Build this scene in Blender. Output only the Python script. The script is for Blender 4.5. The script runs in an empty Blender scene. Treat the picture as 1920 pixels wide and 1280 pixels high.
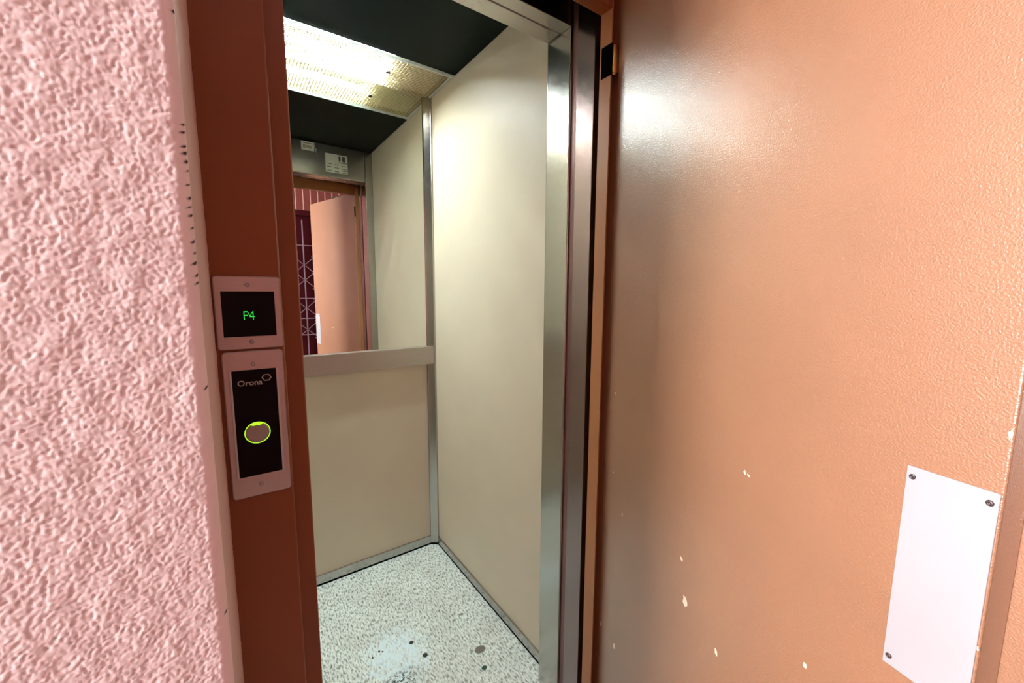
import bpy, bmesh, math, random
from mathutils import Vector, Matrix, noise

scene = bpy.context.scene
COL = scene.collection
random.seed(7)
PI = math.pi

# ------------------------------------------------------------------ helpers
def s2l(c):
    return tuple(((v / 255) / 12.92 if v / 255 <= 0.04045 else ((v / 255 + 0.055) / 1.055) ** 2.4) for v in c)

def box(bm, x0, x1, y0, y1, z0, z1, bev=0.0, seg=2):
    r = bmesh.ops.create_cube(bm, size=1.0)
    vs = r['verts']
    for v in vs:
        v.co = Vector(((x0 + x1) / 2 + v.co.x * (x1 - x0), (y0 + y1) / 2 + v.co.y * (y1 - y0), (z0 + z1) / 2 + v.co.z * (z1 - z0)))
    if bev > 0:
        es = list({e for v in vs for e in v.link_edges})
        bmesh.ops.bevel(bm, geom=es, offset=bev, segments=seg, profile=0.5, affect='EDGES')

def prism(bm, pts, a0, a1, axis='z'):
    """extrude the polygon pts along axis from a0 to a1"""
    def mk(p, a):
        if axis == 'z': return (p[0], p[1], a)
        if axis == 'y': return (p[0], a, p[1])
        return (a, p[0], p[1])
    lo = [bm.verts.new(mk(p, a0)) for p in pts]
    hi = [bm.verts.new(mk(p, a1)) for p in pts]
    n = len(pts)
    bm.faces.new(lo[::-1]); bm.faces.new(hi)
    for i in range(n):
        j = (i + 1) % n
        bm.faces.new((lo[i], lo[j], hi[j], hi[i]))
    bmesh.ops.recalc_face_normals(bm, faces=bm.faces[:])

def tube(bm, pts, r, seg=10, closed=False):
    pts = [Vector(p) for p in pts]
    n = len(pts); rings = []
    for i, p in enumerate(pts):
        if closed: t = pts[(i + 1) % n] - pts[i - 1]
        else: t = pts[min(i + 1, n - 1)] - pts[max(i - 1, 0)]
        t.normalize()
        up = Vector((0, 0, 1)) if abs(t.z) < 0.9 else Vector((1, 0, 0))
        a = t.cross(up).normalized(); b = t.cross(a)
        rings.append([bm.verts.new(p + (a * math.cos(2 * PI * k / seg) + b * math.sin(2 * PI * k / seg)) * r) for k in range(seg)])
    m = n if closed else n - 1
    for i in range(m):
        A, B = rings[i], rings[(i + 1) % n]
        for k in range(seg):
            bm.faces.new((A[k], A[(k + 1) % seg], B[(k + 1) % seg], B[k]))
    if not closed:
        bm.faces.new(rings[0][::-1]); bm.faces.new(rings[-1])
    bmesh.ops.recalc_face_normals(bm, faces=bm.faces[:])

def rounded_rect(x0, x1, z0, z1, r, n=5):
    out = []
    for cx, cz, a in ((x1 - r, z0 + r, -90), (x1 - r, z1 - r, 0), (x0 + r, z1 - r, 90), (x0 + r, z0 + r, 180)):
        for k in range(n + 1):
            t = math.radians(a + 90 * k / n)
            out.append((cx + r * math.cos(t), cz + r * math.sin(t)))
    return out

def obj(name, bm, mat, parent=None, smooth=False, world=True):
    me = bpy.data.meshes.new(name)
    bm.to_mesh(me); bm.free()
    return link(name, me, mat, parent, smooth, world)

def root_of(o):
    while o.parent: o = o.parent
    return o

def link(name, me, mat, parent=None, smooth=False, world=True):
    for m in (mat if isinstance(mat, (list, tuple)) else [mat]): me.materials.append(m)
    if parent is not None and world:
        off = root_of(parent).location
        me.transform(Matrix.Translation(-off))
    if smooth:
        for p in me.polygons: p.use_smooth = True
    o = bpy.data.objects.new(name, me); COL.objects.link(o)
    if parent is not None: o.parent = parent
    return o

def thing(name, label, cat, loc=(0, 0, 0), rotz=0, group=None):
    o = bpy.data.objects.new(name, None); COL.objects.link(o)
    o.empty_display_size = 0.05
    o.location = loc; o.rotation_euler = (0, 0, rotz)
    o['label'] = label; o['category'] = cat; o['kind'] = 'thing'
    if group: o['group'] = group
    return o

def structure(o):
    o['kind'] = 'structure'; return o

# ------------------------------------------------------------------ materials
class N:
    def __init__(s, name):
        s.m = bpy.data.materials.new(name); s.m.use_nodes = True
        s.t = s.m.node_tree; s.b = s.t.nodes['Principled BSDF']; s.out = s.t.nodes['Material Output']
    def node(s, typ, **kw):
        n = s.t.nodes.new(typ)
        for k, v in kw.items():
            if k.startswith('_'): setattr(n, k[1:], v)
            else: n.inputs[k.replace('__', ' ')].default_value = v
        return n
    def l(s, a, b): s.t.links.new(a, b)
    def set(s, **kw):
        for k, v in kw.items(): s.b.inputs[k.replace('__', ' ')].default_value = v
        return s
    def coords(s, scale=(1, 1, 1)):
        tc = s.node('ShaderNodeTexCoord'); mp = s.node('ShaderNodeMapping')
        mp.inputs['Scale'].default_value = scale
        s.l(tc.outputs['Object'], mp.inputs['Vector']); return mp.outputs['Vector']
    def noise(s, vec, scale, detail=2, rough=0.5):
        n = s.node('ShaderNodeTexNoise', Scale=scale, Detail=detail, Roughness=rough); s.l(vec, n.inputs['Vector']); return n.outputs['Fac']
    def ramp(s, fac, stops):
        r = s.node('ShaderNodeValToRGB'); e = r.color_ramp.elements
        while len(e) < len(stops): e.new(0.5)
        for el, (p, c) in zip(e, stops): el.position = p; el.color = (*c, 1)
        s.l(fac, r.inputs['Fac']); return r.outputs['Color']
    def bump(s, h, strength, dist):
        b = s.node('ShaderNodeBump', Strength=strength, Distance=dist); s.l(h, b.inputs['Height']); s.l(b.outputs['Normal'], s.b.inputs['Normal'])

def plain(name, col, rough=0.5, metal=0.0, spec=0.5, emit=None, es=1.0):
    n = N(name).set(Base__Color=(*col, 1), Roughness=rough, Metallic=metal, Specular__IOR__Level=spec)
    if emit: n.set(Emission__Color=(*emit, 1), Emission__Strength=es)
    return n.m

def paint(name, col, rough, peel_scale, peel, dist, coat=0.0, coat_peel=0.2):
    n = N(name).set(Roughness=rough, Specular__IOR__Level=0.5)
    v = n.coords()
    f = n.noise(v, 5, 3)
    c = n.ramp(f, [(0.3, tuple(x * 0.95 for x in col)), (0.7, tuple(min(1, x * 1.05) for x in col))])
    n.l(c, n.b.inputs['Base Color'])
    pn = n.noise(v, peel_scale, 2, 0.45)
    n.bump(pn, peel, dist)
    if coat:
        n.set(Coat__Weight=coat, Coat__Roughness=0.125, Coat__IOR=1.70)
        b = n.node('ShaderNodeBump', Strength=coat_peel, Distance=dist); n.l(pn, b.inputs['Height']); n.l(b.outputs['Normal'], n.b.inputs['Coat Normal'])
    return n.m

def brushed(name, col, rough, scale=(1, 1, 120), contrast=0.10):
    n = N(name).set(Metallic=1.0)
    v = n.coords(scale)
    f = n.noise(v, 12, 4, 0.6)
    c = n.ramp(f, [(0.25, tuple(x * 0.9 for x in col)), (0.75, tuple(x * 1.06 for x in col))])
    n.l(c, n.b.inputs['Base Color'])
    mr = n.node('ShaderNodeMapRange'); mr.inputs['To Min'].default_value = rough - contrast / 2; mr.inputs['To Max'].default_value = rough + contrast / 2
    v2 = n.coords(); f2 = n.noise(v2, 9, 5, 0.65)
    n.l(f2, mr.inputs['Value']); n.l(mr.outputs['Result'], n.b.inputs['Roughness'])
    n.bump(f, 0.04, 0.001)
    return n.m

PAINT = (0.285, 0.137, 0.074)
M = {}
M['door_paint'] = paint('door_paint', PAINT, 0.46, 450, 0.75, 0.0012, 1.0, 0.42)
M['frame_paint_shaded'] = paint('frame_paint_shaded', (0.235, 0.058, 0.010), 0.38, 260, 0.06, 0.0008)  # frame paint darkened: shade of the recess put into its colour
M['jamb_paint_lit'] = paint('jamb_paint_lit', (0.37, 0.155, 0.062), 0.4, 260, 0.06, 0.0008)  # same frame paint made lighter: light on the hinge side put into its colour
M['steel'] = brushed('brushed_steel', (0.45, 0.43, 0.405), 0.22)
M['steel_h'] = brushed('brushed_steel_across', (0.45, 0.43, 0.405), 0.26, (1, 120, 120))
M['plate'] = brushed('plate_steel', (0.62, 0.56, 0.53), 0.36, (2, 2, 150))
M['screw'] = plain('screw_steel', (0.45, 0.40, 0.38), 0.3, 1.0)
M['dark_screw'] = plain('dark_screw', (0.10, 0.075, 0.075), 0.4, 0.8)
M['black'] = plain('black_plastic', (0.004, 0.004, 0.004), 0.35)
M['gloss_black'] = plain('gloss_black', (0.002, 0.002, 0.002), 0.12, spec=0.12)
M['void'] = plain('dark_void', (0.002, 0.002, 0.002), 0.9, spec=0.0)
M['mirror'] = plain('mirror_glass', (0.86, 0.90, 0.87), 0.0, 1.0)
M['brass'] = plain('brass', (0.62, 0.40, 0.14), 0.28, 1.0)
M['white_plate'] = paint('white_plate', (0.335, 0.315, 0.335), 0.45, 60, 0.02, 0.0005)
M['white'] = plain('white_enamel', (0.80, 0.80, 0.76), 0.4)
M['housing'] = plain('grey_housing', (0.26, 0.26, 0.25), 0.5)
M['chip'] = plain('bare_chip', (0.72, 0.60, 0.47), 0.7)
M['strip'] = plain('pale_strip', (0.55, 0.50, 0.48), 0.4)
M['green'] = plain('green_led', (0, 0.02, 0.0), 0.4, emit=(0.03, 1.0, 0.10), es=0.9)
M['lime'] = plain('lime_ring', (0.2, 0.3, 0.0), 0.4, emit=(0.50, 1.0, 0.03), es=1.1)
M['button'] = plain('button_face', (0.40, 0.35, 0.33), 0.42, 0.6)
M['letter'] = plain('logo_grey', (0.42, 0.36, 0.36), 0.5)
M['sticker'] = plain('sticker_paper', (0.66, 0.66, 0.58), 0.6)
M['ink'] = plain('sticker_ink', (0.03, 0.03, 0.03), 0.6)
M['brown_ink'] = plain('sticker_brown_ink', (0.22, 0.13, 0.05), 0.6)
M['tube'] = plain('lit_tube', (0.9, 0.9, 0.9), 0.4, emit=(0.88, 1.0, 0.985), es=400.0)
M['groove'] = plain('groove_pink', (0.80, 0.46, 0.40), 0.6)
M['iron'] = plain('painted_iron', (0.20, 0.13, 0.16), 0.35)
M['dark_maroon'] = plain('dark_maroon', (0.035, 0.002, 0.004), 0.5, spec=0.1)

def laminate():
    n = N('cream_laminate').set(Roughness=0.42, Specular__IOR__Level=0.35)
    v = n.coords(); f = n.noise(v, 2.5, 3)
    n.l(n.ramp(f, [(0.3, (0.60, 0.52, 0.405)), (0.7, (0.66, 0.575, 0.45))]), n.b.inputs['Base Color'])
    n.bump(n.noise(v, 400, 2), 0.03, 0.0005)
    return n.m
M['laminate'] = laminate()

def louver_plastic(name='louver_plastic', col=(0.56, 0.45, 0.24), trans=(0.90, 0.90, 0.80), fac=0.12):
    n = N(name).set(Roughness=0.5)
    n.set(Base__Color=(*col, 1))
    tr = n.node('ShaderNodeBsdfTranslucent'); tr.inputs['Color'].default_value = (*trans, 1)
    mx = n.node('ShaderNodeMixShader'); mx.inputs['Fac'].default_value = fac
    n.l(n.b.outputs['BSDF'], mx.inputs[1]); n.l(tr.outputs['BSDF'], mx.inputs[2]); n.l(mx.outputs['Shader'], n.out.inputs['Surface'])
    return n.m
M['louver'] = louver_plastic()
M['rim'] = louver_plastic('white_rim', (0.85, 0.88, 0.86), (0.92, 0.95, 0.94), 0.7)

def ceiling_black():
    n = N('car_ceiling_black').set(Roughness=0.40, Specular__IOR__Level=0.03)
    v = n.coords(); f = n.noise(v, 3, 3)
    n.l(n.ramp(f, [(0.3, (0.0025, 0.005, 0.005)), (0.7, (0.005, 0.008, 0.006))]), n.b.inputs['Base Color'])
    return n.m
M['ceil_black'] = ceiling_black()

M['satin'] = brushed('satin_steel', (0.50, 0.46, 0.42), 0.42, (1, 120, 120))
M['flange'] = brushed('mauve_reflection_steel', (0.27, 0.205, 0.205), 0.25)  # mauve reflection of the dark frame put into the steel's colour
M['mauve'] = plain('mauve_groove_shade', (0.15, 0.065, 0.06), 0.35, 0.3)  # shade and brownish reflection inside the groove put into its colour
# floor spots: x, y (world), radius x, radius y, colour
SPOTS = [(0.482, 1.328, 0.0085, 0.0085, (0.03, 0.04, 0.04)), (0.503, 1.249, 0.0095, 0.0095, (0.03, 0.04, 0.05)),
         (0.677, 1.157, 0.021, 0.016, (0.15, 0.14, 0.13)), (0.652, 1.086, 0.0105, 0.008, (0.02, 0.06, 0.05)),
         (0.372, 1.358, 0.004, 0.005, (0.03, 0.04, 0.04)), (0.382, 1.350, 0.0035, 0.0035, (0.03, 0.04, 0.04)),
         (0.345, 1.345, 0.003, 0.006, (0.04, 0.05, 0.05)), (0.66, 1.33, 0.008, 0.007, (0.30, 0.30, 0.27)), (0.70, 1.34, 0.006, 0.006, (0.2, 0.2, 0.18))]
def vinyl():
    n = N('flecked_vinyl').set(Roughness=0.26, Specular__IOR__Level=0.55)
    v = n.coords()
    w = n.noise(v, 60, 2)
    st = n.coords((1.0, 0.34, 1.0))
    f1 = n.noise(st, 170, 3, 0.66)
    c1 = n.ramp(f1, [(0.33, (0.14, 0.16, 0.155)), (0.425, (0.40, 0.43, 0.415)), (0.49, (0.70, 0.75, 0.72)), (0.62, (0.86, 0.91, 0.89))])
    f2 = n.noise(v, 7, 4, 0.6)
    c2 = n.ramp(f2, [(0.3, (0.80, 0.80, 0.78)), (0.6, (0.98, 1.0, 0.98))])
    mul = n.node('ShaderNodeMix', _data_type='RGBA', _blend_type='MULTIPLY'); mul.inputs['Factor'].default_value = 1
    n.l(c1, mul.inputs['A']); n.l(c2, mul.inputs['B'])
    last = mul.outputs['Result']
    # black heel scuffs by the sill
    f3 = n.noise(n.coords((1.0, 1.0, 1.0)), 95, 4, 0.7)
    sep = n.node('ShaderNodeSeparateXYZ'); n.l(n.coords(), sep.inputs['Vector'])
    def dist(cx, cy, rx, ry):
        a = n.node('ShaderNodeMath', _operation='SUBTRACT'); n.l(sep.outputs['X'], a.inputs[0]); a.inputs[1].default_value = cx
        a2 = n.node('ShaderNodeMath', _operation='DIVIDE'); n.l(a.outputs[0], a2.inputs[0]); a2.inputs[1].default_value = rx
        b = n.node('ShaderNodeMath', _operation='SUBTRACT'); n.l(sep.outputs['Y'], b.inputs[0]); b.inputs[1].default_value = cy
        b2 = n.node('ShaderNodeMath', _operation='DIVIDE'); n.l(b.outputs[0], b2.inputs[0]); b2.inputs[1].default_value = ry
        p = n.node('ShaderNodeMath', _operation='POWER'); n.l(a2.outputs[0], p.inputs[0]); p.inputs[1].default_value = 2
        q = n.node('ShaderNodeMath', _operation='POWER'); n.l(b2.outputs[0], q.inputs[0]); q.inputs[1].default_value = 2
        s = n.node('ShaderNodeMath', _operation='ADD'); n.l(p.outputs[0], s.inputs[0]); n.l(q.outputs[0], s.inputs[1])
        return s.outputs[0]
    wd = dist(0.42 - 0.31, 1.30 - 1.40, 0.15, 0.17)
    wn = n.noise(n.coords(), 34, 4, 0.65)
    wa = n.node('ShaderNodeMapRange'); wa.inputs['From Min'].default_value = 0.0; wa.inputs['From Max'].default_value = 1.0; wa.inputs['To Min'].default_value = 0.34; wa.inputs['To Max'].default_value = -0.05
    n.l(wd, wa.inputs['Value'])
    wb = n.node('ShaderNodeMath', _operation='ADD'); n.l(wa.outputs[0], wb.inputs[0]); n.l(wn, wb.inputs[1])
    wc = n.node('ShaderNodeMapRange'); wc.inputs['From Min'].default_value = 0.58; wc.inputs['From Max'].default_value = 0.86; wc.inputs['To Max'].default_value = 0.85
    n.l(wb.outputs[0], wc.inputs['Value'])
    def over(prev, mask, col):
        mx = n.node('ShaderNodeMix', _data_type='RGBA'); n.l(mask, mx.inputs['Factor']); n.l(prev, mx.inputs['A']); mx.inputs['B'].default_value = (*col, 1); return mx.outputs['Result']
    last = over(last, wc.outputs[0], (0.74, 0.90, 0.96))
    d = dist(0.395 - 0.31, 1.205 - 1.40, 0.085, 0.045)
    near = n.node('ShaderNodeMapRange'); near.inputs['From Min'].default_value = 0.1; near.inputs['From Max'].default_value = 1.0; near.inputs['To Min'].default_value = 1; near.inputs['To Max'].default_value = 0
    n.l(d, near.inputs['Value'])
    sm = n.node('ShaderNodeMapRange'); sm.inputs['From Min'].default_value = 0.50; sm.inputs['From Max'].default_value = 0.56; n.l(f3, sm.inputs['Value'])
    mm = n.node('ShaderNodeMath', _operation='MULTIPLY'); n.l(near.outputs[0], mm.inputs[0]); n.l(sm.outputs[0], mm.inputs[1])
    last = over(last, mm.outputs[0], (0.02, 0.035, 0.045))
    for x, y, rx, ry, c in SPOTS:
        dd = dist(x - 0.31, y - 1.40, rx, ry)
        lt = n.node('ShaderNodeMapRange'); lt.inputs['From Min'].default_value = 0.75; lt.inputs['From Max'].default_value = 1.15; lt.inputs['To Min'].default_value = 1; lt.inputs['To Max'].default_value = 0
        n.l(dd, lt.inputs['Value']); last = over(last, lt.outputs[0], c)
    n.l(last, n.b.inputs['Base Color'])
    n.bump(f1, 0.10, 0.0008)
    return n.m
M['vinyl'] = vinyl()

def stucco(name, use_mark):
    n = N(name).set(Roughness=0.75, Specular__IOR__Level=0.25)
    v = n.coords(); f = n.noise(v, 9, 3)
    c = n.ramp(f, [(0.3, (0.82, 0.645, 0.64)), (0.7, (0.87, 0.69, 0.685))])
    if use_mark:
        at = n.node('ShaderNodeAttribute', _attribute_name='mark')
        mx = n.node('ShaderNodeMix', _data_type='RGBA'); n.l(at.outputs['Fac'], mx.inputs['Factor']); n.l(c, mx.inputs['A']); mx.inputs['B'].default_value = (0.05, 0.012, 0.01, 1)
        c = mx.outputs['Result']
    n.l(c, n.b.inputs['Base Color'])
    if use_mark: n.bump(n.noise(v, 900, 2), 0.12, 0.0004)
    else: n.bump(n.noise(v, 190, 3, 0.55), 0.8, 0.003)
    return n.m
M['stucco'] = stucco('pink_stucco', True)
M['stucco_b'] = stucco('pink_stucco_plain', False)
M['reveal'] = paint('smooth_pink_reveal_shaded', (0.62, 0.385, 0.35), 0.6, 60, 0.05, 0.001)  # the wall's pink darkened: shade on the reveal put into its colour
M['maroon'] = paint('maroon_plank', (0.155, 0.036, 0.028), 0.35, 40, 0.05, 0.001)
M['lobby_ceiling'] = paint('lobby_ceiling', (0.36, 0.35, 0.34), 0.8, 60, 0.1, 0.001)
def tiles():
    n = N('lobby_tile').set(Roughness=0.35)
    v = n.coords()
    br = n.node('ShaderNodeTexBrick', Scale=1.0)
    br.offset = 0; br.inputs['Brick Width'].default_value = 0.33; br.inputs['Row Height'].default_value = 0.33; br.inputs['Mortar Size'].default_value = 0.004
    br.inputs['Color1'].default_value = (0.17, 0.145, 0.12, 1); br.inputs['Color2'].default_value = (0.15, 0.13, 0.11, 1); br.inputs['Mortar'].default_value = (0.2, 0.15, 0.12, 1)
    n.l(v, br.inputs['Vector']); n.l(br.outputs['Color'], n.b.inputs['Base Color'])
    return n.m
M['tile'] = tiles()

# ------------------------------------------------------------------ dimensions (metres; y runs into the lift car)
WALL_Y, FRAME_Y, STOP_Y, FRAME_BACK = 0.354, 0.660, 0.698, 0.733
REVEAL_X, RIGHT_X = -0.0145, 0.875
OPEN_L, OPEN_R, OPEN_TOP = 0.094, 0.765, 1.938          # inside the frame stops
CAR_L, CAR_R, CAR_F, CAR_B, CAR_H = -0.20, 0.823, 0.944, 1.845, 2.165
POST_X, POST_Y0, HEAD_Z = 0.777, 0.847, 1.976
PIER_L = -0.72
LOB_L, LOB_R, LOB_B, LOB_H = -1.75, 1.75, -1.5, 2.65

# ------------------------------------------------------------------ setting: lobby
def front_wall():
    STEP = 0.0008
    # profile from far along the wall, round the corner and into the reveal; (x, y, nx, ny, amplitude)
    prof = []
    for x in (PIER_L, -0.6, -0.5, -0.4, -0.3, -0.24, -0.2, -0.17, -0.15):
        prof.append((x, WALL_Y, 0, -1, 0.7))
    x = -0.142; r = 0.007
    while x < REVEAL_X - r - 0.0005:
        prof.append((x, WALL_Y, 0, -1, 1.0)); x += STEP
    for k in range(0, 8):
        a = PI / 2 * k / 7
        prof.append((REVEAL_X - r + r * math.sin(a), WALL_Y + r - r * math.cos(a), math.sin(a), -math.cos(a), 1.0 - 0.8 * (k / 7)))
    for y in (0.364, 0.368, 0.373, 0.379, 0.386, 0.395, 0.406, 0.42, 0.44, 0.465, 0.49, 0.52, 0.55, 0.58, 0.605, 0.625, 0.64, 0.65, 0.656, FRAME_Y - 0.0003):
        t = min(1, (y - 0.361) / 0.02)
        prof.append((REVEAL_X, y, 1, 0, 0.22 * (1 - t) + 0.13 if y < 0.63 else 0.13 + 1.1 * (y - 0.63) / 0.03))
    zs = [0.0, 0.15, 0.3, 0.42, 0.52, 0.6, 0.66]
    z = 0.70
    while z < 1.82: zs.append(z); z += STEP
    zs += [1.86, 1.92, 2.0, 2.05, 2.15, 2.3, 2.5, LOB_H]
    marks = []
    zz = 1.408
    while zz > 1.300:
        marks.append((zz + random.uniform(-.0015, .0015), random.uniform(0.0006, 0.0013), random.uniform(-.0012, .0012))); zz -= random.uniform(0.0050, 0.0098)
    marks += [(1.476, .0012, .001), (1.23, .001, 0.0), (1.055, .001, 0.0)]
    V, F, A = [], [], []
    np_ = len(prof)
    arc = [0.0]
    for i in range(1, np_): arc.append(arc[-1] + math.hypot(prof[i][0] - prof[i - 1][0], prof[i][1] - prof[i - 1][1]))
    corner = arc[next(i for i, p in enumerate(prof) if p[2] > 0.7)]
    for z in zs:
        for i, (x, y, nx, ny, am) in enumerate(prof):
            u = arc[i]
            p = Vector((u * 470, 0.3, z * 430))
            wv = Vector((noise.noise(p * 0.45 + Vector((9, 2, 4))), 0, noise.noise(p * 0.45 + Vector((1, 7, 3))))) * 0.45
            h = noise.noise(p + wv)
            h2 = noise.noise(p * 2.1 + wv * 1.5 + Vector((5, 5, 5)))
            big = noise.noise(p * 0.16 + Vector((3, 8, 1)))
            d = (0.85 * min(0.12, h) + 0.22 * h2 + 0.6 * big) * 0.00075
            if i < 9: d *= 0.5
            V.append((x + nx * d * am, y + ny * d * am, z))
            mk = 0.0
            du = u - corner
            if -0.006 < du < 0.02:
                for mz, mr, mo in marks:
                    dz = z - mz - (du - 0.001) * 0.35
                    q = (dz / mr) ** 2 + ((du - 0.0022 - mo) / 0.0030) ** 2
                    if q < 1.5: mk = max(mk, min(1.0, 1.5 - q))
            A.append(mk)
    for j in range(len(zs) - 1):
        for i in range(np_ - 1):
            a = j * np_ + i
            F.append((a, a + 1, a + np_ + 1, a + np_))
    me = bpy.data.meshes.new('wall_front'); me.from_pydata(V, [], F)
    at = me.attributes.new('mark', 'FLOAT', 'POINT'); at.data.foreach_set('value', A)
    me.update()
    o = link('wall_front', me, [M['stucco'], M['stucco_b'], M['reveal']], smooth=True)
    for p in me.polygons:
        c = p.center
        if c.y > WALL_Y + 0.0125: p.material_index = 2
        elif (c.x < -0.141 or c.z < 0.70 or c.z > 1.82): p.material_index = 1
    return o
structure(front_wall())

bm = bmesh.new()
box(bm, RIGHT_X, LOB_R, WALL_Y, 0.735, 0, LOB_H)
structure(obj('wall_front.001', bm, M['stucco_b']))
bm = bmesh.new()
box(bm, -0.0145, RIGHT_X, WALL_Y, 0.735, 2.14, LOB_H)
structure(obj('wall_front.002', bm, M['stucco_b']))
bm = bmesh.new()          # the core of the wall behind its plaster face
box(bm, PIER_L, -0.045, 0.375, 0.735, 0, LOB_H); box(bm, LOB_L, PIER_L, 0.66, 0.735, 0, LOB_H)
structure(obj('wall_front.003', bm, M['stucco_b']))

bm = bmesh.new(); box(bm, LOB_L - 0.1, LOB_R + 0.1, LOB_B - 0.3, 0.80, -0.10, 0.0); structure(obj('floor', bm, M['tile']))
bm = bmesh.new(); box(bm, LOB_L - 0.1, LOB_R + 0.1, LOB_B - 0.3, 0.735, LOB_H, LOB_H + 0.1); structure(obj('ceiling', bm, M['lobby_ceiling']))
bm = bmesh.new(); box(bm, LOB_R, LOB_R + 0.1, LOB_B - 0.1, 0.735, 0, LOB_H); structure(obj('wall_right', bm, M['lobby_ceiling']))
# wall_left with a large window opening (daylight comes in here)
EN_Y0, EN_Y1, EN_Z0, EN_Z1 = -0.06, 0.70, 0.95, 2.45
bm = bmesh.new()
box(bm, LOB_L - 0.1, LOB_L, LOB_B - 0.1, EN_Y0, 0, LOB_H)
box(bm, LOB_L - 0.1, LOB_L, EN_Y1, 0.735, 0, LOB_H)
box(bm, LOB_L - 0.1, LOB_L, EN_Y0, EN_Y1, EN_Z1, LOB_H); box(bm, LOB_L - 0.1, LOB_L, EN_Y0, EN_Y1, 0, EN_Z0)
structure(obj('wall_left', bm, M['stucco_b']))

# wall_back: maroon planks with pink grooves, a doorway with an iron grille
GD_X0, GD_X1, GD_Z = 0.36, 1.17, 2.185
def back_wall():
    bm = bmesh.new()
    def slab(x0, x1, z0, z1):
        n0 = len(bm.faces); box(bm, x0, x1, LOB_B - 0.06, LOB_B - 0.012, z0, z1)
        bm.faces.ensure_lookup_table()
        for f in bm.faces[n0:]: f.material_index = 1
    slab(LOB_L, GD_X0, 0, LOB_H); slab(GD_X1, LOB_R, 0, LOB_H); slab(GD_X0, GD_X1, GD_Z, LOB_H)
    w, g = 0.0765, 0.0100
    x = LOB_L + 0.012
    while x < LOB_R:
        a, b = x, min(x + w - g, LOB_R)
        z0 = GD_Z if (b > GD_X0 + 0.002 and a < GD_X1 - 0.002) else 0
        if b - a > 0.01: box(bm, a, b, LOB_B - 0.013, LOB_B - 0.007, z0, LOB_H, 0.0015, 1)
        x += w
    return obj('wall_back', bm, [M['maroon'], M['groove']])
structure(back_wall())

gd = thing('grille_door', 'dark maroon entry door behind wrought iron grille bars, seen in the mirror', 'door', (0.765, LOB_B - 0.05, 0))
bm = bmesh.new()
box(bm, GD_X0, GD_X1, LOB_B - 0.16, LOB_B - 0.12, 0, GD_Z)
obj('leaf', bm, M['dark_maroon'], gd)
bm = bmesh.new()
for a, b in ((GD_X0, GD_X0 + 0.05), (GD_X1 - 0.05, GD_X1)): box(bm, a, b, LOB_B - 0.12, LOB_B - 0.02, 0, GD_Z, 0.003)
box(bm, GD_X0 + 0.05, GD_X1 - 0.05, LOB_B - 0.12, LOB_B - 0.02, GD_Z - 0.06, GD_Z, 0.003)
obj('frame', bm, M['dark_maroon'], gd)
GY = LOB_B - 0.055
for gx in (0.56, 0.765, 0.865, 0.97):
    for z0, z1 in (((0.02, GD_Z - 0.1),) if gx == 0.765 else ((0.10, 0.78), (1.22, 1.36), (1.56, 1.80))):
        bm = bmesh.new(); box(bm, gx - 0.006, gx + 0.006, GY - 0.006, GY + 0.006, z0, z1, 0.002); obj('upright_bar', bm, M['iron'], gd)
for gz in (0.10, 0.78, 0.97, 1.20, 1.80):
    bm = bmesh.new(); box(bm, GD_X0 + 0.05, GD_X1 - 0.05, GY - 0.004, GY + 0.004, gz - 0.005, gz + 0.005, 0.001); obj('cross_bar', bm, M['iron'], gd)
for cz in (0.84, 1.09, 1.41, 1.58):
    for sx in (-1, 1):
        for sz in (-1, 1):
            bm = bmesh.new()
            pts = []
            for k in range(15):          # diagonal that ends in a small curl
                t = k / 14
                if t < 0.55: pts.append((0.765 + sx * (0.012 + t * 0.145), GY + 0.008, cz + sz * (0.008 + t * 0.13)))
                else:
                    a = (t - 0.55) / 0.45 * 1.5 * PI
                    r_ = 0.020 * (1 - 0.4 * (t - 0.55) / 0.45)
                    pts.append((0.765 + sx * (0.0918 + r_ * math.sin(a)), GY + 0.008, cz + sz * (0.0795 + r_ * (1 - math.cos(a)) - 0.0)))
            tube(bm, pts, 0.004, 6)
            obj('scroll', bm, M['iron'], gd, True)

# dark lift shaft round the car
bm = bmesh.new()
box(bm, -0.62, -0.55, 0.735, 2.25, -0.3, 2.75); box(bm, 1.15, 1.22, 0.735, 2.25, -0.3, 2.75)
box(bm, -0.55, 1.15, 2.18, 2.25, -0.3, 2.75); box(bm, -0.55, 1.15, 0.735, 2.18, 2.68, 2.75); box(bm, -0.55, 1.15, 0.80, 2.18, -0.3, -0.23)
structure(obj('wall_shaft', bm, M['void']))

# ------------------------------------------------------------------ landing door frame (part of the building)
bm = bmesh.new()
B = 0.0022
box(bm, -0.045, 0.0655, FRAME_Y, FRAME_BACK, 0, 2.14, B)
box(bm, 0.0655, OPEN_L, STOP_Y, FRAME_BACK, 0, OPEN_TOP, B)
frame = obj('door_frame', bm, M['frame_paint_shaded']); structure(frame)
frame['label'] = 'brown painted steel lift door frame recessed behind pink plaster'
bm = bmesh.new()
prism(bm, [(OPEN_R, FRAME_BACK), (OPEN_R, STOP_Y), (OPEN_R + 0.003, STOP_Y), (OPEN_R + 0.003, FRAME_BACK - 0.004), (0.803, FRAME_BACK - 0.004), (0.803, STOP_Y), (0.848, STOP_Y), (0.848, FRAME_Y), (RIGHT_X, FRAME_Y), (RIGHT_X, FRAME_BACK)], 0, 2.14)
obj('hinge_jamb', bm, M['jamb_paint_lit'], frame)
bm = bmesh.new()
box(bm, 0.0655, 0.848, FRAME_Y, FRAME_BACK, 1.985, 2.14, B)
box(bm, 0.0655, OPEN_R, STOP_Y, FRAME_BACK, OPEN_TOP, 1.985, B)
obj('frame_header', bm, M['frame_paint_shaded'], frame)
bm = bmesh.new()
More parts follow.
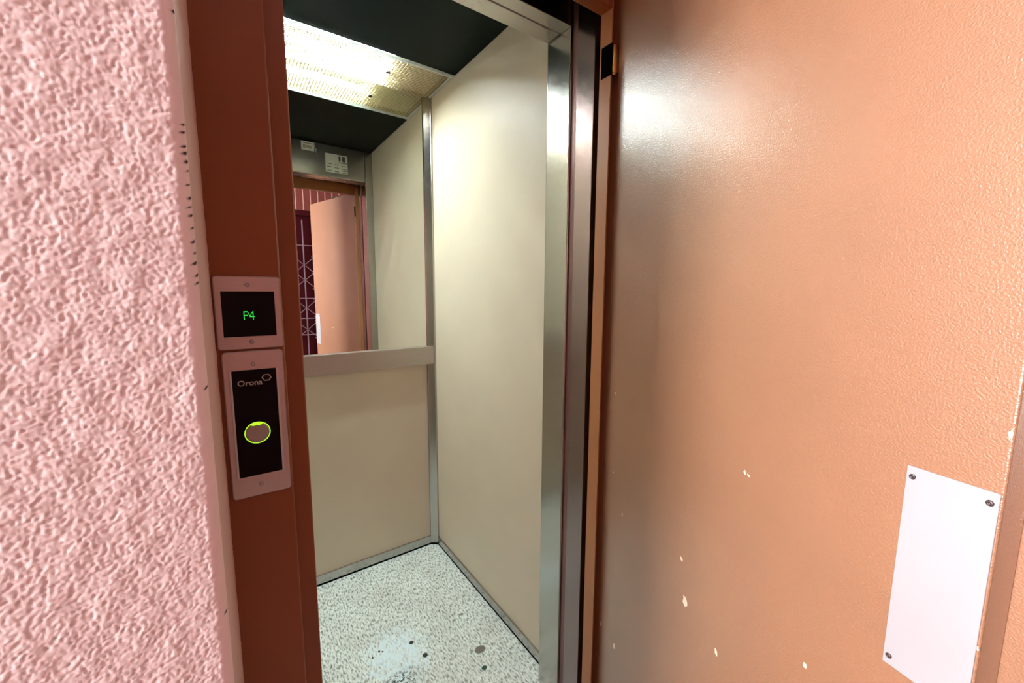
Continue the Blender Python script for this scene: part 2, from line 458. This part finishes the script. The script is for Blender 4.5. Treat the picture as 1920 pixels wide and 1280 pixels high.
box(bm, OPEN_R - 0.0006, OPEN_R + 0.0028, STOP_Y - 0.0003, STOP_Y + 0.030, 1.797, 1.866)
obj('hinge_cutout', bm, M['void'], frame)
bm = bmesh.new()       # dark filler added against light leaks above and beside the landing frame
box(bm, -0.045, OPEN_R + 0.045, FRAME_BACK + 0.001, FRAME_BACK + 0.022, 2.00, 2.30)
obj('gap_light_block', bm, M['void'], frame)

# ------------------------------------------------------------------ lift car
car = thing('elevator_car', 'cream panelled lift car with steel trims, flecked floor and black ceiling behind the open door', 'elevator', (0.31, 1.40, 0))
bm = bmesh.new(); box(bm, CAR_L, CAR_R, POST_Y0, CAR_B, -0.04, 0.0); obj('floor_covering', bm, M['vinyl'], car)
bm = bmesh.new(); box(bm, CAR_R, CAR_R + 0.02, CAR_F - 0.03, CAR_B + 0.02, 0, CAR_H, 0.001); obj('side_panel', bm, M['laminate'], car)
bm = bmesh.new(); box(bm, CAR_L - 0.02, CAR_L, CAR_F - 0.03, CAR_B + 0.02, 0, CAR_H, 0.001); obj('side_panel', bm, M['laminate'], car)
bm = bmesh.new(); box(bm, CAR_L, CAR_R, CAR_B, CAR_B + 0.02, 0, CAR_H); obj('rear_panel', bm, M['laminate'], car)
LY0, LY1, LX0, LX1 = 1.586, CAR_B - 0.001, CAR_L + 0.01, 0.822
bm = bmesh.new(); box(bm, CAR_L, CAR_R, POST_Y0, LY0, CAR_H, CAR_H + 0.02); box(bm, CAR_L, LX0, LY0, CAR_B, CAR_H, CAR_H + 0.02)
obj('ceiling_panel', bm, M['ceil_black'], car)
# bottom trims with the dark gap under them
bm = bmesh.new(); box(bm, CAR_L, 0.79, CAR_B - 0.008, CAR_B, 0.009, 0.047, 0.001); obj('skirting', bm, M['steel_h'], car)
bm = bmesh.new(); box(bm, CAR_R - 0.008, CAR_R, CAR_F, CAR_B - 0.03, 0.009, 0.042, 0.001); obj('skirting', bm, M['steel_h'], car)
bm = bmesh.new(); box(bm, CAR_L, 0.795, CAR_B - 0.0075, CAR_B, 0, 0.009); box(bm, CAR_R - 0.0075, CAR_R, CAR_F, CAR_B - 0.028, 0, 0.009)
prism(bm, [(0.787, CAR_B), (0.787, CAR_B - 0.0095), (0.8135, CAR_B - 0.029), (CAR_R, CAR_B - 0.029), (CAR_R, CAR_B)], 0, 0.010)
obj('floor_joint', bm, M['void'], car)
# chamfered corner post
bm = bmesh.new(); prism(bm, [(0.786, CAR_B), (0.786, CAR_B - 0.009), (0.790, CAR_B - 0.0105), (0.8145, CAR_B - 0.028), (0.816, CAR_B - 0.030), (CAR_R, CAR_B - 0.030), (CAR_R, CAR_B)], 0.010, CAR_H)
obj('corner_post', bm, M['steel'], car)
# entrance posts and header of the car
bm = bmesh.new()
box(bm, POST_X, CAR_R, POST_Y0, CAR_F, 0, CAR_H, 0.004, 4)
obj('door_post', bm, M['steel'], car)
bm = bmesh.new()
box(bm, POST_X + 0.0005, CAR_R, 0.762, 0.824, -0.04, 2.09, 0.0014)
obj('post_flange', bm, M['flange'], car)
bm = bmesh.new()
box(bm, POST_X + 0.006, CAR_R, 0.8245, POST_Y0 - 0.0005, -0.04, 2.09)
obj('post_groove', bm, M['mauve'], car)
bm = bmesh.new(); box(bm, CAR_L, 0.083, POST_Y0, CAR_F, 0, CAR_H, 0.0016); obj('door_post', bm, M['steel'], car)
bm = bmesh.new()
box(bm, 0.0835, POST_X - 0.0005, POST_Y0, 0.8865, HEAD_Z, CAR_H, 0.0012)
box(bm, 0.0835, POST_X - 0.0005, 0.888, CAR_F, HEAD_Z, CAR_H, 0.006, 4)
obj('header', bm, M['steel_h'], car)
bm = bmesh.new(); box(bm, CAR_L, CAR_R, 0.752, POST_Y0, 2.09, 2.30); obj('header_cover', bm, M['void'], car)
bm = bmesh.new(); box(bm, 0.0, CAR_R, 0.765, POST_Y0 - 0.001, -0.04, -0.001, 0.001)
for k in range(4): box(bm, 0.0, POST_X, 0.775 + k * 0.018, 0.780 + k * 0.018, -0.001, 0.0015)
obj('sill', bm, M['steel_h'], car)

# mirror and rail
bm = bmesh.new(); box(bm, CAR_L + 0.002, 0.7855, CAR_B - 0.006, CAR_B - 0.0005, 1.031, CAR_H - 0.001)
o = obj('mirror', bm, M['mirror']); o['label'] = 'tall frameless mirror above the steel rail on the rear of the lift car'; o['category'] = 'mirror'; o['kind'] = 'thing'
bm = bmesh.new(); box(bm, CAR_L + 0.002, 0.8225, CAR_B - 0.026, CAR_B - 0.0005, 0.945, 1.031, 0.0015)
o = obj('handrail', bm, M['satin']); o['label'] = 'flat brushed steel rail running across the rear panel below the mirror'; o['category'] = 'handrail'; o['kind'] = 'thing'

# ------------------------------------------------------------------ ceiling lamp with louver
lamp = thing('ceiling_light', 'lit strip light with cream louver grid in the black lift ceiling', 'light', (0.31, 1.71, CAR_H))
bm = bmesh.new()
HZ = CAR_H + 0.095
box(bm, LX0, LX1, LY0, LY1, HZ, HZ + 0.005)
box(bm, LX0, LX1, LY0 - 0.004, LY0, CAR_H + 0.0205, HZ + 0.005); box(bm, LX0, LX1, LY1 - 0.001, LY1, CAR_H + 0.004, HZ)
box(bm, LX0 - 0.004, LX0, LY0, LY1, CAR_H + 0.0205, HZ + 0.005); box(bm, LX1, LX1 + 0.004, LY0, LY1, CAR_H + 0.001, HZ + 0.005)
obj('housing', bm, M['housing'], lamp)
bm = bmesh.new(); box(bm, 0.592, LX1 - 0.022, LY0 + 0.018, LY1 - 0.002, CAR_H + 0.016, HZ - 0.001, 0.002); obj('end_light_block', bm, M['white'], lamp)  # block added to keep tube light off the end of the louver
for ty in (1.655, 1.775):
    bm = bmesh.new(); tube(bm, [(LX0 + 0.02, ty, CAR_H + 0.045), (0.582, ty, CAR_H + 0.045)], 0.013, 14)
    obj('lamp_tube', bm, M['tube'], lamp, True)
bm = bmesh.new()
x = LX0 + 0.014
z0, z1 = CAR_H - 0.001, CAR_H + 0.0015
while x < LX1 - 0.02:
    box(bm, x - 0.0013, x + 0.0013, LY0 + 0.014, LY1 - 0.002, z0, z1); x += 0.0125
y = LY0 + 0.014
while y < LY1 - 0.001:
    box(bm, LX0 + 0.004, LX1 - 0.012, y - 0.0013, y + 0.0013, z0, z1); y += 0.0125
obj('louver', bm, M['louver'], lamp)
bm = bmesh.new()
box(bm, LX0 + 0.002, LX1 - 0.001, LY0 + 0.001, LY0 + 0.010, CAR_H - 0.009, CAR_H - 0.0005); box(bm, LX1 - 0.0115, LX1 - 0.003, LY0 + 0.010, LY1 - 0.002, CAR_H - 0.005, CAR_H - 0.0005)
obj('louver_rim', bm, M['rim'], lamp)
bm = bmesh.new(); tube(bm, [(0.592, 1.716, CAR_H - 0.003), (0.592, 1.716, CAR_H + 0.008)], 0.0085, 14); obj('fixing_hole', bm, M['black'], lamp)

# ------------------------------------------------------------------ notices on the car header (seen in the mirror)
def sticker(name, label, x0, x1, z0, z1, strokes):
    t = thing(name, label, 'sticker', ((x0 + x1) / 2, CAR_F, (z0 + z1) / 2), group=None)
    bm = bmesh.new(); box(bm, x0, x1, CAR_F + 0.0002, CAR_F + 0.001, z0, z1); obj('paper', bm, M['sticker'], t)
    for nm, mat, rects in strokes:
        bm = bmesh.new()
        for a, b, c, d in rects: box(bm, x0 + a * (x1 - x0), x0 + b * (x1 - x0), CAR_F + 0.001, CAR_F + 0.0014, z0 + c * (z1 - z0), z0 + d * (z1 - z0))
        obj(nm, bm, M[mat], t)
sticker('rating_sticker', 'small cream sticker with two lines of print on the steel header, seen in the mirror', 0.419, 0.487, 2.109, 2.158,
        [('print', 'brown_ink', [(0.06, 0.94, 0.76, 0.84)] + [(0.15 + k * 0.105, 0.15 + k * 0.105 + 0.06, 0.30, 0.58) for k in range(7)] + [(0.12, 0.88, 0.22, 0.26)])])
sticker('notice_sticker', 'larger pale notice with two black emblems and rows of print on the steel header', 0.546, 0.672, 2.006, 2.114,
        [('emblem', 'ink', [(0.60, 0.69, 0.66, 0.92), (0.75, 0.78, 0.67, 0.91), (0.78, 0.90, 0.64, 0.94)]),
         ('print', 'ink', [(0.06, 0.27, z, z + 0.035) for z in (0.08, 0.28, 0.44)] + [(0.40, 0.60, z, z + 0.035) for z in (0.06, 0.26, 0.42)] + [(0.72, 0.96, z, z + 0.03) for z in (0.14, 0.24, 0.40, 0.02)] + [(0.58, 0.98, 0.56, 0.60)])])

# ------------------------------------------------------------------ landing door
D = Vector((-0.269, -0.963, 0)).normalized()
door = thing('door', 'open salmon brown painted steel door with chipped paint, hinged beside the lift opening', 'door',
             (0.782, 0.691, 0), math.atan2(D.y, D.x))
L, T, TOP = 0.6865, 0.046, 1.968
def dobj(name, bm, mat, parent=None, smooth=False): return obj(name, bm, M[mat], parent or door, smooth, world=False)
bm = bmesh.new(); box(bm, 0, L, 0, T, 0.012, TOP, 0.0022, 3); dobj('leaf', bm, 'door_paint')
bm = bmesh.new(); box(bm, 0.0, L + 0.027, T + 0.0003, T + 0.0033, 0.006, TOP + 0.018, 0.0012); dobj('outer_skin', bm, 'door_paint')
PX0, PX1, PZ0, PZ1 = 0.6125, 0.6845, 0.864, 1.1085
bm = bmesh.new(); box(bm, PX0, PX1, -0.0018, -0.0002, PZ0, PZ1, 0.0004, 1); pp = dobj('push_plate', bm, 'white_plate')
pp['label'] = 'white push plate screwed to the door'
def screw(name, x, y, z, r, mat, parent, local):
    bm = bmesh.new()
    n = 18
    prof = [(r, 0.0), (r * 0.93, 0.0009), (r * 0.62, 0.0014), (r * 0.34, 0.0014), (r * 0.30, 0.0004), (0.0, 0.0004)]
    rings = []
    for rr, h in prof:
        if rr == 0: rings.append([bm.verts.new((x, y - h, z))])
        else: rings.append([bm.verts.new((x + rr * math.cos(2 * PI * k / n), y - h, z + rr * math.sin(2 * PI * k / n))) for k in range(n)])
    for a, b in zip(rings, rings[1:]):
        for k in range(n):
            if len(b) == 1: bm.faces.new((a[k], a[(k + 1) % n], b[0]))
            else: bm.faces.new((a[k], a[(k + 1) % n], b[(k + 1) % n], b[k]))
    bm.faces.new(rings[0][::-1])
    bmesh.ops.recalc_face_normals(bm, faces=bm.faces[:])
    return obj(name, bm, M[mat], parent, True, world=not local)
for sx, sz in ((PX0 + 0.0055, PZ1 - 0.0115), (PX1 - 0.0062, PZ1 - 0.0115), (PX0 + 0.0055, PZ0 + 0.011), (PX1 - 0.0062, PZ0 + 0.011)):
    screw('screw', sx, -0.0019, sz, 0.0031, 'dark_screw', pp, True)
def chip(s, z, w, h, seed):
    rnd = random.Random(seed); bm = bmesh.new(); n = 13; pts = []
    for k in range(n):
        a = 2 * PI * k / n; q = rnd.uniform(0.6, 1.15)
        u, v = math.cos(a) * w / 2 * q, math.sin(a) * h / 2 * q
        pts.append((s + u, z + v - u * 0.5))
    prism(bm, pts, -0.0005, 0.0003, 'y'); dobj('paint_chip', bm, 'chip')
for i, (s, z, w, h) in enumerate(((0.409, 1.010, 0.0050, 0.0075), (0.4165, 1.0075, 0.0055, 0.0045), (0.301, 0.695, 0.013, 0.019), (0.285, 0.776, 0.007, 0.009), (0.086, 0.759, 0.003, 0.011),
        (0.074, 0.392, 0.006, 0.018), (0.009, 0.400, 0.0055, 0.016), (0.380, 0.658, 0.0065, 0.012), (0.528, 0.774, 0.006, 0.0085), (0.042, 0.849, 0.002, 0.004), (0.038, 1.051, 0.0025, 0.005),
        (0.684, 1.168, 0.004, 0.009), (0.6845, 0.945, 0.003, 0.006))):
    chip(s, z, w, h, i + 3)
bm = bmesh.new(); box(bm, -0.0065, 0.0012, -0.0150, 0.0, 1.803, 1.862, 0.0008, 1)
tube(bm, [(-0.0065, -0.0075, 1.800), (-0.0065, -0.0075, 1.864)], 0.0056, 14)
for k in range(5): tube(bm, [(-0.0065 + 0.0058 * math.cos(a), -0.0075 + 0.0058 * math.sin(a), 1.812 + k * 0.011) for a in [2 * PI * j / 16 for j in range(16)]], 0.0010, 6, True)
dobj('hinge', bm, 'brass', None, True)
bm = bmesh.new()
box(bm, 0.43, 0.62, T + 0.004, T + 0.045, 1.88, 1.945, 0.004)
dobj('door_closer', bm, 'black')
bm = bmesh.new(); tube(bm, [(0.46, T + 0.02, 1.946), (0.46, T + 0.02, 1.99), (0.44, T + 0.02, 2.0), (0.40, T + 0.015, 2.0), (0.34, T + 0.012, 1.992)], 0.006, 8); dobj('closer_arm', bm, 'black', None, True)

# ------------------------------------------------------------------ floor indicator and call panel on the frame
def plate_with_window(name, x0, x1, z0, z1, wx0, wx1, wz0, wz1, y0, y1, r, parent, mat):
    outer = rounded_rect(x0, x1, z0, z1, r, 5); inner = rounded_rect(wx0, wx1, wz0, wz1, 0.0006, 5)
    bm = bmesh.new()
    n = len(outer)
    c = 0.0012
    oc = rounded_rect(x0 + c, x1 - c, z0 + c, z1 - c, max(r - c, 0.0005), 5)
    loops = [[(p, y1) for p in outer], [(p, y0 + c) for p in outer], [(p, y0) for p in oc], [(p, y0) for p in inner], [(p, y1) for p in inner]]
    vs = [[bm.verts.new((p[0], y, p[1])) for p, y in lp] for lp in loops]
    for a, b in zip(vs, vs[1:]):
        for k in range(n): bm.faces.new((a[k], a[(k + 1) % n], b[(k + 1) % n], b[k]))
    bmesh.ops.recalc_face_normals(bm, faces=bm.faces[:])
    return obj(name, bm, M[mat], parent)
FY = FRAME_Y
ind = thing('floor_indicator', 'square steel floor indicator with lit green characters on the brown door frame', 'display', (0.0255, FY, 1.268))
fp = plate_with_window('faceplate', -0.0125, 0.0635, 1.2195, 1.3175, -0.0050, 0.0560, 1.2365, 1.2975, FY - 0.0045, FY - 0.0002, 0.004, ind, 'plate')
bm = bmesh.new(); box(bm, -0.0049, 0.0559, FY - 0.0032, FY - 0.0005, 1.2366, 1.2974); obj('screen', bm, M['gloss_black'], ind)
GL = {'P': ['11110', '10001', '10001', '11110', '10000', '10000', '10000'], '4': ['00010', '00110', '01010', '10010', '11111', '00010', '00010']}
for ch, gx in (('P', 0.0193), ('4', 0.0261)):
    bm = bmesh.new()
    for r_, row in enumerate(GL[ch]):
        for c_, v in enumerate(row):
            if v == '1':
                cx, cz = gx + c_ * 0.00118, 1.2700 - r_ * 0.00165
                box(bm, cx - 0.00052, cx + 0.00052, FY - 0.0036, FY - 0.0031, cz - 0.00066, cz + 0.00066)
    obj('digit', bm, M['green'], ind)
for sx, sz in ((0.0255, 1.3065), (0.0262, 1.2295)): screw('screw', sx, FY - 0.0045, sz, 0.0033, 'screw', ind, False)

cp = thing('call_panel', 'tall steel lift call panel with one button ringed in lime light below the floor indicator', 'control panel', (0.0265, FY, 1.113))
plate_with_window('faceplate', -0.0095, 0.0620, 1.0085, 1.2165, -0.0030, 0.0545, 1.0395, 1.1905, FY - 0.0045, FY - 0.0002, 0.005, cp, 'plate')
bm = bmesh.new(); box(bm, 0.0000, 0.0517, FY - 0.0060, FY - 0.0008, 1.0396, 1.1904, 0.0006, 1); glass = obj('black_glass', bm, M['gloss_black'], cp)
bm = bmesh.new(); box(bm, -0.0029, -0.0001, FY - 0.0066, FY - 0.0008, 1.0396, 1.1904, 0.0004, 1); obj('side_strip', bm, M['strip'], cp)
bm = bmesh.new(); box(bm, 0.0518, 0.0544, FY - 0.0066, FY - 0.0008, 1.0396, 1.1904, 0.0004, 1); obj('side_strip', bm, M['strip'], cp)
BX, BZ, BR = 0.0248, 1.1015, 0.0158
bm = bmesh.new()
n = 40; rings = []
for rr, h in ((BR - 0.0018, 0.0), (BR - 0.0018, 0.0012), (BR - 0.0030, 0.0018), (BR * 0.5, 0.0010), (0.0, 0.0007)):
    rings.append([bm.verts.new((BX + rr * math.cos(2 * PI * k / n), FY - 0.0060 - h, BZ + rr * math.sin(2 * PI * k / n))) for k in range(n)] if rr else [bm.verts.new((BX, FY - 0.0060 - h, BZ))])
for a, b in zip(rings, rings[1:]):
    for k in range(n):
        bm.faces.new((a[k], a[(k + 1) % n], b[(k + 1) % n], b[k]) if len(b) > 1 else (a[k], a[(k + 1) % n], b[0]))
bmesh.ops.recalc_face_normals(bm, faces=bm.faces[:])
btn = obj('call_button', bm, M['button'], cp, True)
bm = bmesh.new(); tube(bm, [(BX + (BR - 0.0008) * math.cos(2 * PI * k / 48), FY - 0.0064, BZ + (BR - 0.0008) * math.sin(2 * PI * k / 48)) for k in range(48)], 0.0006, 8, True)
o = obj('light_ring', bm, M['lime'], btn, True); o['label'] = 'glowing lime ring'
bm = bmesh.new()
arc1 = [(BX + (BR - 0.0012) * math.cos(math.radians(a)), BZ + (BR - 0.0012) * math.sin(math.radians(a))) for a in range(62, 126, 4)]
arc2 = [(p[0], BZ + BR - 0.0045 + 0.0004 * math.sin(k)) for k, p in enumerate(arc1)][::-1]
prism(bm, arc1 + arc2[1:-1], FY - 0.0086, FY - 0.0074, 'y'); obj('light_window', bm, M['lime'], btn)
# maker's wordmark and hexagon
cu = bpy.data.curves.new('wordmark', 'FONT'); cu.body = 'Orona'; cu.size = 0.0108; cu.extrude = 0.00015; cu.resolution_u = 4; cu.offset = 0.00012
to = bpy.data.objects.new('wordmark_tmp', cu); COL.objects.link(to)
bpy.context.view_layer.update()
me = bpy.data.meshes.new_from_object(to.evaluated_get(bpy.context.evaluated_depsgraph_get()))
bpy.data.objects.remove(to); bpy.data.curves.remove(cu)
xs = [v.co.x for v in me.vertices]
sc = 0.0290 / (max(xs) - min(xs))
me.transform(Matrix.Translation((0.0055, FY - 0.0062, 1.1693)) @ Matrix.Rotation(PI / 2, 4, 'X') @ Matrix.Diagonal((sc, 1.0, 1, 1)))
me.materials.clear()
link('lettering', me, M['letter'], cp)
bm = bmesh.new()
hx, hz, ho, hi_ = 0.0400, 1.1782, 0.0062, 0.0046
o6 = [(hx + ho * math.cos(PI / 3 * k), hz + ho * 0.86 * math.sin(PI / 3 * k)) for k in range(6)]
i6 = [(hx + hi_ * math.cos(PI / 3 * k), hz + hi_ * 0.86 * math.sin(PI / 3 * k)) for k in range(6)]
for k in range(6):
    prism(bm, [o6[k], o6[(k + 1) % 6], i6[(k + 1) % 6], i6[k]], FY - 0.0063, FY - 0.0060, 'y')
obj('hexagon_emblem', bm, M['letter'], cp)
for sx, sz in ((0.0262, 1.1985), (0.0255, 1.0255)): screw('screw', sx, FY - 0.0045, sz, 0.0033, 'screw', cp, False)

# ------------------------------------------------------------------ light
w = bpy.data.worlds.new('World'); scene.world = w; w.use_nodes = True
bg = w.node_tree.nodes['Background']; bg.inputs['Color'].default_value = (1.0, 0.97, 0.96, 1); bg.inputs['Strength'].default_value = 60.0
la = bpy.data.lights.new('entrance_portal', 'AREA'); la.shape = 'RECTANGLE'; la.size = EN_Y1 - EN_Y0; la.size_y = EN_Z1 - EN_Z0
la.cycles.is_portal = True
lo = bpy.data.objects.new('entrance_portal', la); COL.objects.link(lo)
lo.location = (LOB_L - 0.05, (EN_Y0 + EN_Y1) / 2, (EN_Z0 + EN_Z1) / 2); lo.rotation_euler = (PI / 2, 0, -PI / 2)

# ------------------------------------------------------------------ camera
F_PX, YAW, PITCH, ROLL = 762.72, 0.612119, 0.12381, 0.00536
fw = Vector((math.sin(YAW) * math.cos(PITCH), math.cos(YAW) * math.cos(PITCH), -math.sin(PITCH)))
rt = Vector((math.cos(YAW), -math.sin(YAW), 0)); up = rt.cross(fw)
r2 = rt * math.cos(ROLL) + up * math.sin(ROLL); u2 = up * math.cos(ROLL) - rt * math.sin(ROLL)
cd = bpy.data.cameras.new('camera'); cam = bpy.data.objects.new('camera', cd); COL.objects.link(cam)
cd.sensor_width = 36; cd.sensor_fit = 'HORIZONTAL'; cd.lens = F_PX / 1920 * 36; cd.clip_start = 0.01
mw = Matrix(((r2.x, u2.x, -fw.x, 0), (r2.y, u2.y, -fw.y, 0), (r2.z, u2.z, -fw.z, 1.30), (0, 0, 0, 1)))
cam.matrix_world = mw
scene.camera = cam

vs = scene.view_settings
vs.view_transform = 'Standard'; vs.look = 'None'; vs.gamma = 1; vs.use_curve_mapping = False; vs.exposure = 0.0
scene.cycles.max_bounces = 14; scene.cycles.diffuse_bounces = 6; scene.cycles.glossy_bounces = 8
scene.cycles.use_denoising = True
